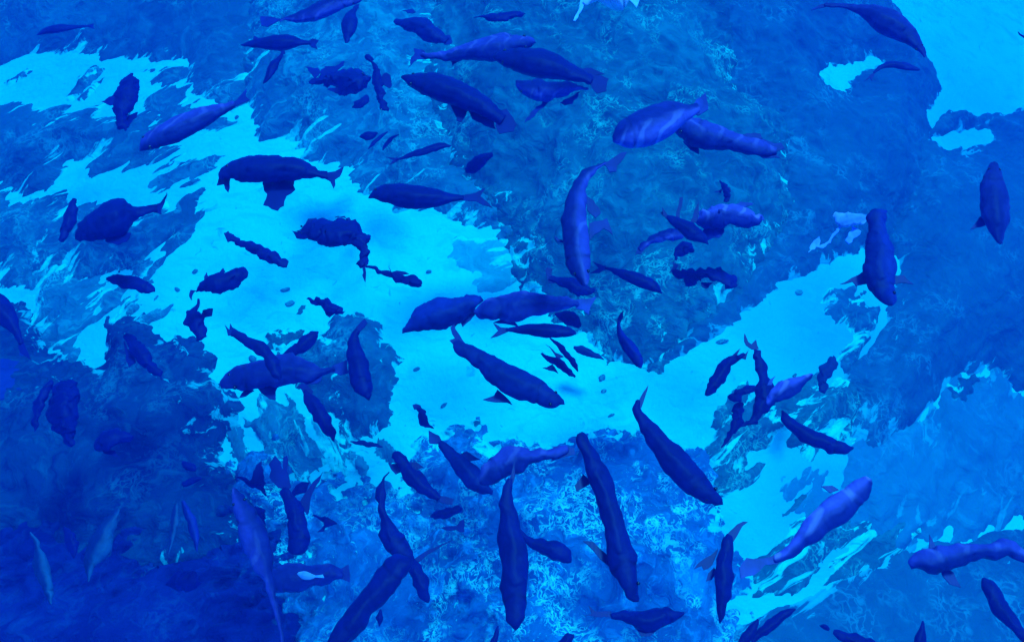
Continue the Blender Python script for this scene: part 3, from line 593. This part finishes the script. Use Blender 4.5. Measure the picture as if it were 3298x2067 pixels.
F("violet fish with long curved tail along the border of the open glowing sand, top right", 'C', 2.5, [(1700,402,10),(1655,325,40),(1580,240,72),(1490,180,90),(1400,138,88),(1310,95,60),(1230,68,34),(1150,48,18),(1060,36,14),(1000,34,12)], 'violet', 0, .004, tail=[(1020,20),(960,40),(900,72),(960,60),(1020,48)])
F("small arched slim fish beside a pale sand patch, upper right", 'C', 1.8, [(1665,490,9),(1600,476,25),(1530,460,28),(1450,456,22),(1392,476,14),(1345,515,9)], 'mid', tail=[(1352,505),(1278,578),(1325,552),(1335,575),(1350,530)])
F("upright smooth violet fish near the right edge, nose up", 'V', 2.6, [(2342,384,8),(2341,412,22),(2340,450,32),(2342,485,35),(2348,520,30),(2354,550,15),(2360,572,4)], 'violet', 0, pec=[(2318,500),(2285,543),(2330,530)])
F("tiny dark fish touching the right edge near the top", 'C', 1.2, [(2362,225,3),(2382,246,7),(2430,272,12)], 'dark')
F("bright white ray-like fish cut off by the top edge, thin tail trailing left", 'V', 2.2, [(1470,-40,40),(1440,-30,60),(1400,-14,22),(1375,8,5)], 'white', 0, .006, name='ray', cat='ray', eyes=False, pec=[[(1365,10),(1400,0),(1480,0),(1500,18),(1508,0),(1500,-30),(1380,-30)]], tail=[(1374,0),(1382,4),(1366,28),(1352,52),(1349,50),(1362,22)])
F("dark fish head-down with both side fins spread and a crooked pale tail", 'F', 2.6, [(1470,635,20),(1455,590,52),(1422,530,88),(1398,440,106),(1386,350,112),(1388,250,100),(1385,150,80),(1378,70,66),(1372,0,60),(1370,-30,46)], 'mid', 1, .007,
  pec=[[(1360,410),(1260,418),(1190,455),(1118,492),(1208,482),(1230,506),(1320,492)],[(1490,432),(1560,425),(1590,455),(1618,492),(1560,482),(1490,490)]])
F("small crinkled pale fish behind the tail of the fish with spread side fins", 'F', 1.9, [(1310,25,8),(1250,45,35),(1180,60,48),(1110,45,40),(1065,20,14)], 'pale', 0, .011, tail=[(1130,60),(1105,110),(1060,150),(1045,200),(985,235),(950,220),(905,240),(882,285),(900,225),(960,160),(975,215),(1030,195),(1050,140),(1095,90)], pec=[(1190,80),(1250,110),(1160,210),(1130,190)])  # pale body and fins stand in for refracted surface glints
# ---- left
F("small blunt dark fish hanging steeply left of two overlapping fish", 'T1', 1.7, [(800,1095,50),(845,960,82),(900,820,100),(940,690,78),(955,570,34)], 'dark', rag=.008)
F("big dark blue fish at left with narrow stalk and upright tail", 'T1', 1.9, [(1010,1060,50),(1120,980,140),(1270,910,200),(1430,840,235),(1570,785,225),(1680,760,150),(1790,740,70),(1900,702,50),(2010,690,40)], 'dark', 0, .008, tail=[(1980,660),(2080,625),(2170,465),(2115,650),(2105,755),(2000,745)], anal=[(1350,1120),(1420,1010),(1680,1000),(1640,1100),(1540,1165)])
F("dark fish with bent back at the left border of the bright sand", 'D', 1.6, [(1088,542,12),(1040,525,38),(960,492,42),(880,475,44),(810,465,34),(750,457,8)], 'dark', rag=.007)
F("ragged thin dark fish slanting down-right alone on the bright sand", 'D', 1.5, [(2014,370,18),(1950,328,40),(1880,288,44),(1800,242,38),(1730,200,30),(1670,165,17),(1635,150,20)], 'dark', rag=.013, tail=[(1660,150),(1625,128),(1578,145),(1612,188),(1665,180)])
F("dark fish with jagged back and a small gap, facing up-right on bright sand", 'D', 1.6, [(1730,418,28),(1670,442,60),(1590,472,72),(1500,492,72),(1430,520,44),(1372,542,8)], 'dark', rag=.011, dorsal=[[(1440,455),(1462,412),(1480,450)],[(1545,425),(1562,392),(1600,410)]], anal=[(1355,535),(1380,545),(1340,610),(1335,600)])
F("tattered dark fish hanging down at the lower left of the bright sand", 'D', 1.4, [(1382,873,5),(1400,810,38),(1385,760,56),(1382,710,44),(1400,650,14),(1410,610,5)], 'dark', rag=.02, dorsal=[(1440,650),(1488,665),(1485,700),(1440,740)])
F("largest tattered dark fish on the bright sand, its tail hanging down", 'V', 1.8, [(690,543,3),(715,542,13),(745,546,24),(780,549,28),(812,546,29),(838,565,20),(852,595,11),(856,628,8)], 'dark', 0, .02, tail=[(846,612),(866,622),(859,663),(848,632)], dorsal=[[(698,540),(752,507),(745,532)],[(785,518),(800,508),(832,512),(825,535)]])
F("spiky dark fish pointing down-right beside the hanging tail of the tattered fish", 'E', 1.6, [(552,486,10),(505,472,42),(440,450,38),(370,425,23),(300,400,18),(240,372,10),(165,372,7)], 'dark', rag=.013, dorsal=[(340,355),(375,390),(465,408),(400,425)])
F("small tattered dark fish at the tip of the isolated rock", 'V', 1.1, [(812,730,4),(797,722,13),(770,716,15),(745,708,8),(722,704,4)], 'dark', 0, .018, anal=[(762,725),(778,750),(795,732)])
F("dark fish lying diagonally over the back of the big violet fish", 'T4', 2.5, [(905,728,10),(880,665,50),(835,580,76),(775,490,72),(690,400,62),(565,318,46),(470,262,32)], 'dark', 0, .006, tail=[(500,250),(455,215),(430,180),(415,240),(380,190),(400,290),(480,310)])
F("big violet fish facing left at lower-left of the sand, side fins hanging", 'T4', 2.1, [(365,800,34),(435,758,84),(560,715,122),(700,690,138),(850,658,148),(1000,638,152),(1130,640,112),(1250,648,80),(1350,640,46),(1440,630,36)], 'violet', 0, .007, tail=[(1400,600),(1560,530),(1560,610),(1585,690),(1420,668)], pec=[[(680,780),(720,870),(790,920),(850,930),(865,790)],[(600,810),(560,870),(522,912),(590,902),(670,840)]], anal=[(1130,740),(1180,770),(1260,768),(1300,745),(1320,690)])
F("dark fish with slim tail rising up-right behind the big violet fish", 'T4', 1.6, [(1278,268,10),(1220,312,44),(1150,372,64),(1080,425,58),(1000,472,34),(915,518,8)], 'dark', 0, .007)
F("dark fish pointing down over the isolated blue rock", 'T4', 2.2, [(1762,912,42),(1735,860,74),(1705,780,92),(1682,680,100),(1658,580,98),(1640,480,72),(1630,380,50),(1638,300,34),(1660,255,28)], 'dark', 0, .005, tail=[(1630,290),(1655,215),(1740,145),(1765,190),(1700,265)])
F("dark fish diving down-right below the belly of the big violet fish", 'T4', 1.7, [(1437,1328,8),(1410,1250,44),(1350,1150,72),(1290,1060,84),(1220,960,72),(1180,885,40),(1160,825,18)], 'dark', 0, .007, tail=[(1140,870),(1075,800),(1110,765),(1170,770),(1225,830),(1200,900)])
F("dark pointed fish on the shaded rock at left, a slit behind its head", 'D', 1.3, [(1140,1170,6),(1085,1098,38),(1030,1020,54),(970,960,54),(920,905,36),(880,850,12)], 'dark', 0, .008, pec=[(870,900),(880,1010),(912,1088),(960,1050)])
F("dark fish cut off by the left edge, tail curving down", 'V', 1.9, [(-60,705,20),(-25,712,30),(0,732,30),(22,752,22),(38,780,11),(47,808,6)], 'dark', 0, .004, tail=[(40,795),(54,800),(72,850),(48,832)])
F("large faint dark fish hanging upright over the shadowy left slope", 'T8', 1.0, [(680,700,30),(660,600,90),(645,500,130),(635,380,150),(620,250,145),(600,150,90),(590,85,35)], 'dark', 0, .015)
F("thin dark curved fish clinging to the left of the faint upright one", 'T8', 1.1, [(330,570,8),(335,470,32),(355,370,42),(385,260,48),(430,160,46),(490,95,18)], 'dark', 0, .01)
F("small dark fish with forked shape on the shadowy left rock", 'T8', 1.2, [(1285,628,8),(1190,625,58),(1090,640,92),(1000,682,84),(930,735,42)], 'dark', 0, .01, pec=[(950,750),(1060,800),(1150,845),(1090,765)])
F("stubby dark fish, upper of two at the edge of the lower-left rock", 'G', 1.0, [(1376,294,10),(1335,268,30),(1285,240,14)], 'dark', 0, .006)
F("stubby dark fish, lower of two at the edge of the lower-left rock", 'G', 1.0, [(1412,348,12),(1350,368,26),(1290,392,18)], 'dark', 0, .006)
# ---- bottom left
F("long narrow violet fish with bright ridge line, tail running off the bottom", 'G', 2.9, [(1645,430,18),(1690,530,60),(1740,650,86),(1795,780,104),(1845,900,88),(1870,1010,62),(1900,1120,36),(1930,1220,26),(1960,1350,20),(1990,1530,12)], 'violet', 1, .004)
F("dark fish pointing down with two raised arms of tail and fin, lower left", 'T6', 1.9, [(780,1195,48),(788,1100,88),(790,980,100),(768,860,98),(722,740,82),(672,640,52),(648,575,36)], 'dark', 0, .008, tail=[(620,590),(540,570),(495,480),(505,350),(560,250),(610,320),(640,400),(645,290),(688,268),(700,400),(730,560),(690,610)], pec=[(800,740),(860,600),(960,480),(1015,415),(1000,500),(930,620),(890,840)])
F("small dark fish wedged above the glowing patch between two raised fins", 'T6', 1.4, [(895,522,10),(835,560,46),(775,605,42),(728,690,22)], 'dark', 0, .009)
F("dark crooked fish near a scalloped pale coral edge, lower left", 'T6', 1.3, [(918,852,8),(1000,872,22),(1085,898,40),(1162,915,12)], 'dark', 0, .012, pec=[(1080,900),(1050,980),(985,1000)])
F("thin dark fish slanting left of the two-armed dark fish", 'T6', 1.4, [(190,472,8),(280,508,24),(370,548,36),(430,590,30),(475,650,8)], 'dark', 0, .008, dorsal=[(300,510),(380,350),(420,320),(430,420),(470,520),(440,570)])
F("dark blurred fish under the thin slanting fish, lower left", 'T6', 1.0, [(372,760,8),(400,820,58),(440,880,60),(470,940,12)], 'dark', 0, .012)
F("violet fish lying level at lower left beneath a tiny pale striped fish", 'G', 2.0, [(1890,1120,55),(1980,1075,92),(2080,1052,96),(2200,1040,88),(2320,1035,70),(2420,1035,34)], 'violet', 0, .006, tail=[(2390,1010),(2470,960),(2480,1040),(2460,1100),(2390,1060)])
F("tiny pale striped fish against the level violet fish", 'G', 2.5, [(2102,1030,12),(2140,1040,28),(2185,1046,24),(2225,1046,9)], 'pale', 0, .002, tail=[(2218,1040),(2275,1030),(2285,1055),(2220,1052)])
F("slim pale-edged teal fish standing upright in the dark lower left", 'G', 1.6, [(1186,892,4),(1215,790,18),(1235,680,26),(1245,590,24),(1250,530,10)], 'teal', 1, .004)
F("slim violet fish upright, right of the pale-edged teal one", 'G', 1.7, [(1388,870,5),(1372,790,28),(1352,700,36),(1322,600,30),(1288,515,10)], 'mid', 1, .004)
F("broad teal-green fish with bright tip pointing down, lower left", 'G', 1.6, [(618,1085,5),(640,960,42),(690,855,78),(735,755,66),(785,660,50),(835,575,18)], 'teal', 1, .005)
F("long dim fish with pale side line near the bottom left corner", 'G', 1.7, [(358,1245,8),(325,1090,52),(292,960,54),(262,840,30),(215,735,8)], 'teal', 1, .005)
F("dark rounded fish nearly lost in shadow at lower left centre", 'G', 1.3, [(1410,1090,20),(1350,1065,70),(1270,1070,62),(1180,1100,12)], 'dark', 0, .01)
F("dim dark fish upright between the two leaning teal fish", 'G', 1.3, [(520,915,8),(500,830,40),(480,760,34),(450,700,8)], 'dark', 0, .006)
# ---- centre and bottom
F("violet fish facing down-left at the heart of the picture, fins fraying below", 'E', 2.2, [(432,838,5),(500,785,54),(580,745,90),(670,715,105),(760,690,96),(850,655,76),(930,625,56),(995,610,26)], 'mid', -1, .008, pec=[[(820,740),(900,690),(980,660),(930,730),(870,800)],[(800,760),(850,740),(810,800)]])
F("light violet fish facing left with a glowing spot, over the tail of the frayed one", 'E', 2.6, [(972,715,26),(1030,680,72),(1120,665,86),(1220,655,100),(1330,632,82),(1430,630,70),(1530,632,50),(1610,632,34),(1675,636,22)], 'bright', 0, .006, tail=[(1650,612),(1795,580),(1755,650),(1740,722),(1695,680),(1650,660)], pec=[(1170,720),(1250,790),(1160,765),(1075,770)])
F("small dark oval fish just under the tail of the glowing-spot fish", 'E', 1.9, [(1683,785,15),(1640,752,44),(1580,722,44),(1508,705,7)], 'dark', 0, .004)
F("slender dark fish, level, with deeply forked tail at centre", 'E', 2.3, [(1650,838,9),(1590,832,37),(1500,824,48),(1400,822,48),(1300,818,35),(1220,815,19),(1160,815,9)], 'dark', 0, .003, tail=[(1185,803),(1130,795),(1068,762),(1108,818),(1060,868),(1105,858),(1185,827)])
F("thin black fish, upper right of a crossed pair on the sand", 'E', 1.6, [(1665,1108,5),(1625,1040,24),(1575,975,22),(1515,915,13),(1468,875,6)], 'dark', 0, .005)
F("thin black fish with cross-like fins, lower left of the crossed pair", 'E', 1.5, [(1648,1145,6),(1590,1098,22),(1530,1050,34),(1470,1018,20),(1415,978,8)], 'dark', 0, .006, pec=[[(1450,925),(1500,975),(1565,1005),(1520,1025)],[(1415,1085),(1480,1055),(1535,1125),(1495,1100)]])
F("big curved dark fish sweeping down-right across the central sand", 'E', 2.6, [(1562,1335,20),(1500,1305,58),(1400,1260,86),(1290,1220,92),(1180,1170,92),(1080,1110,78),(980,1030,62),(900,970,55),(842,930,46),(822,890,26)], 'mid', 0, .006, tail=[(800,960),(870,900),(835,850),(790,775),(768,795),(800,870),(768,878),(805,925)], pec=[(1110,1230),(1095,1285),(1008,1302),(1100,1332),(1210,1335)])
F("dark fish hanging head-down right of centre, slim pale tail", 'E', 2.0, [(2112,1085,5),(2085,1030,38),(2040,960,50),(1995,890,43),(1965,820,26),(1957,760,12)], 'dark', 1, .004, tail=[(1948,772),(1958,720),(1992,678),(1985,730),(1966,785)])
F("small bright blue fish with short side fin, lower centre-left on sand", 'E', 1.5, [(650,1510,5),(592,1478,24),(560,1440,28),(543,1400,24),(530,1368,18)], 'mid', 0, .008, tail=[(498,1352),(562,1356),(572,1378),(518,1388)], pec=[(565,1405),(612,1428),(570,1445)])
F("dark curved fish bending from the sand down to the right, thin tail up", 'V', 2.6, [(1696,1182,12),(1670,1160,24),(1630,1125,33),(1590,1085,34),(1555,1045,27),(1525,1005,18),(1506,968,12),(1502,942,6)], 'dark', 0, .004, tail=[(1499,958),(1510,935),(1527,908),(1519,945),(1510,965)])
F("dark notched fish with thin translucent side fins, right part of the sand", 'T5', 1.9, [(215,662,15),(270,598,60),(330,510,72),(390,420,72),(450,350,52),(520,318,34),(600,270,16)], 'dark', 0, .007, tail=[(550,300),(640,232),(590,312)], dorsal=[(400,335),(550,222),(500,325)])
F("dark twisted fish with antler-like tail, upright at right of the sand", 'T5', 2.0, [(560,975,10),(680,900,40),(770,800,78),(800,700,92),(782,600,86),(755,520,64),(732,440,50),(708,360,42),(695,290,42),(690,235,38)], 'dark', 0, .010, tail=[(650,235),(610,190),(612,90),(640,160),(660,180),(700,150),(728,235)])
F("light violet fish pointing up-right out of the twisted fish", 'T5', 2.3, [(1258,474,12),(1200,508,42),(1120,562,68),(1030,612,88),(950,655,80),(880,695,58),(815,760,22)], 'bright', 1, .006, dorsal=[[(800,560),(850,510),(925,488),(860,560)],[(880,590),(930,540),(975,515),(930,600)]])
F("blurred dark fish, left of the twisted fish's middle", 'T5', 1.5, [(450,672,24),(500,672,70),(565,650,52),(640,622,38),(715,612,20)], 'dark', 0, .012)
F("ragged dark fish hanging down-left below the twisted fish", 'T5', 1.4, [(375,1180,6),(450,1060,22),(500,980,45),(520,900,55),(525,830,42),(548,745,14)], 'dark', 0, .013)
F("dark tapered fish running down-right along the teal ledge", 'T5', 2.1, [(1650,1175,12),(1570,1175,58),(1470,1160,80),(1370,1122,78),(1260,1080,80),(1160,1030,72),(1070,960,58),(1000,900,40),(962,820,10)], 'dark', 0, .005)
F("deep faint blue fish upright on the hazy sand at right", 'T5', 0.5, [(1370,640,28),(1358,540,48),(1400,440,58),(1440,350,40),(1452,280,8)], 'teal', 0, .012)
F("large violet fish with pale ridge pointing up-right, lower right", 'I', 3.0, [(1318,375,30),(1262,430,72),(1170,505,95),(1075,592,106),(972,682,92),(880,762,76),(790,842,56),(705,908,40),(640,932,30)], 'bright', 1, .004, tail=[(655,892),(560,930),(440,922),(400,1000),(402,1072),(500,1045),(580,972),(670,958)], pec=[(1090,440),(1040,412),(968,420),(1030,465)])
F("violet fish at the right edge with one fin raised and one lowered", 'I', 2.6, [(1628,985,38),(1680,950,88),(1760,932,104),(1850,920,96),(1950,900,82),(2060,880,72),(2170,870,66),(2270,852,58),(2340,872,40),(2430,915,26)], 'violet', -1, .006, pec=[[(1740,860),(1738,745),(1825,860)],[(1825,1010),(1850,1060),(1900,1110),(1970,1135),(1920,1030),(1880,1000)]])
F("dark fish leaving through the bottom right corner, blunt head up", 'I', 2.3, [(2118,1066,12),(2150,1120,50),(2200,1200,62),(2262,1292,56),(2322,1372,48),(2390,1450,40),(2440,1520,26)], 'dark', 0, .005)
F("dark blunt fish poking up from the bottom edge at right", 'I', 2.0, [(1690,1362,7),(1690,1420,30),(1672,1490,40),(1655,1560,36)], 'dark', 0, .004)
F("dark fish half cut by the bottom edge, right of the tiny blob", 'I', 1.8, [(1068,1440,12),(1130,1478,36),(1230,1500,50),(1330,1522,44),(1400,1560,20)], 'dark', 0, .006)
F("tiny dark blob-like fish near the bottom edge at right", 'I', 1.2, [(963,1393,4),(995,1402,24),(1030,1425,10)], 'dark', 0, .004)
F("dark slim fish slanting up-right, right one of a pair near the bottom", 'I', 2.0, [(793,1282,7),(740,1310,28),(670,1352,38),(600,1402,38),(540,1452,30),(485,1510,14)], 'dark', 0, .004)
F("dark stubby fish, left one of the slanting pair near the bottom", 'I', 1.8, [(525,1350,10),(492,1408,30),(450,1462,34),(405,1530,20)], 'dark', 0, .004)
F("dark upright fish with side fins, its tail bent toward the bright crust", 'T7', 2.4, [(1267,1040,6),(1272,960,38),(1283,870,56),(1298,770,72),(1294,650,88),(1290,540,90),(1295,430,78),(1305,330,64),(1322,240,56),(1350,185,26)], 'dark', 0, .005, tail=[(1320,205),(1400,110),(1545,55),(1490,110),(1400,240)], pec=[[(1240,320),(1190,380),(1100,430),(1020,512),(1090,490),(1118,532),(1200,480)],[(1220,500),(1175,570),(1150,645),(1200,630),(1250,560)]])
F("dark flat-backed fish with deep belly along the bottom edge", 'T7', 2.2, [(908,940,14),(820,962,54),(720,982,84),(600,1005,106),(480,1005,102),(370,982,74),(270,965,46),(200,955,28)], 'dark', 0, .006, tail=[(225,935),(60,935),(-10,875),(20,960),(-60,985),(225,985)], anal=[(440,1070),(480,1155),(580,1152),(640,1090)])
F("long black fish pointing straight down at bottom centre", 'H', 3.1, [(1228,1412,28),(1230,1340,54),(1222,1240,66),(1214,1130,84),(1200,1000,95),(1190,870,93),(1180,740,82),(1165,620,62),(1155,520,44),(1168,440,30),(1188,365,18)], 'dark', 0, .005, tail=[(1165,430),(1192,340),(1228,228),(1222,330),(1202,420)])
F("longest dark fish lying diagonally at bottom, both ends rounded", 'H', 3.3, [(2088,1212,24),(2052,1130,66),(2005,1010,84),(1965,880,96),(1928,750,86),(1895,620,82),(1862,500,74),(1822,380,76),(1775,280,72),(1732,180,58),(1702,100,50),(1690,52,30)], 'dark', 0, .005, pec=[[(1870,970),(1820,925),(1700,815),(1770,830),(1880,900)],[(1700,330),(1640,400),(1650,440),(1740,400)]])
F("dark fish with thread-thin tail between the two longest black fish", 'H', 2.4, [(1612,942,18),(1562,900,54),(1500,858,68),(1430,830,52),(1360,797,36),(1300,758,22),(1240,695,6)], 'dark', 0, .005, pec=[(1400,850),(1420,890),(1450,880),(1470,920),(1500,910)])
F("dark fish slanting down-right into the violet one, tail square", 'H', 2.2, [(1055,465,18),(990,420,58),(920,352,78),(860,282,75),(800,212,55),(742,152,38),(690,105,28)], 'mid', 0, .005, tail=[(715,120),(690,60),(620,25),(615,110),(680,118)], dorsal=[(830,190),(880,168),(985,222),(900,245)])
F("violet fish facing down-left with dark ragged tail to the right, bottom centre", 'H', 2.5, [(990,385,34),(1060,325,88),(1140,272,96),(1230,222,92),(1330,192,56),(1430,180,40),(1530,172,34),(1600,162,26)], 'violet', -1, .007, tail=[(1500,132),(1570,115),(1645,135),(1640,180),(1560,210),(1480,235)])
F("dark cross-shaped fish with short fins out, lower left of the violet one", 'H', 2.1, [(368,196,18),(410,215,42),(450,270,48),(500,340,58),(560,400,55),(620,455,40),(685,500,24)], 'dark', 0, .006, tail=[(680,480),(740,488),(792,502),(780,540),(700,532)], pec=[[(325,262),(350,300),(385,330),(435,305),(430,262)],[(480,235),(530,240),(582,275),(520,305)]])
F("dark wavy fish descending to touch the bent fish, lower left of centre", 'H', 2.5, [(505,918,12),(450,880,58),(390,820,78),(332,760,72),(310,680,46),(300,610,28),(285,540,30),(272,470,38),(272,410,22),(300,350,9),(335,308,5)], 'dark', 0, .006)
F("slim dark fish below it with a whisker-like tail trailing right", 'H', 2.0, [(612,1228,10),(575,1150,44),(540,1060,62),(512,970,56),(500,920,22)], 'dark', 0, .006, tail=[(505,935),(560,890),(680,830),(775,788),(680,850),(545,940)])
F("thick dark fish leaning down to the lower left edge of the crust", 'H', 2.8, [(490,925,24),(410,982,80),(325,1070,84),(245,1165,80),(165,1270,86),(85,1380,90),(10,1480,78),(-60,1570,50)], 'dark', 0, .005)
F("small dark fish upright beside the thick leaning fish at the bottom", 'H', 1.5, [(278,1282,8),(278,1340,26),(268,1400,6)], 'dark', 0, .005)
F("small thin dark fish at the bottom edge below the black upright fish", 'H', 1.6, [(1106,1400,6),(1090,1450,18),(1062,1530,22)], 'dark', 0, .004)
F("dark fish top just rising above the bottom edge at centre", 'H', 1.8, [(1632,1460,14),(1592,1488,36),(1535,1540,26)], 'dark', 0, .005)
F("flat violet-edged fish curled near the cross-shaped fish's tail", 'H', 1.4, [(640,630,6),(700,600,26),(770,590,34),(850,570,24)], 'mid', 0, .01, anal=[(700,710),(770,680),(870,650),(865,735),(800,730)])
F("faint teal fish lying flat on sand below the isolated rock", 'T4', 0.3, [(1905,1382,6),(1820,1370,22),(1720,1356,26),(1640,1345,14),(1590,1330,4)], 'teal', 0, .006)
F("faint teal fish low over the sand beside the crossed thin pair", 'E', 0.35, [(1852,1025,5),(1785,998,22),(1705,960,28),(1640,935,8)], 'teal', 0, .005)
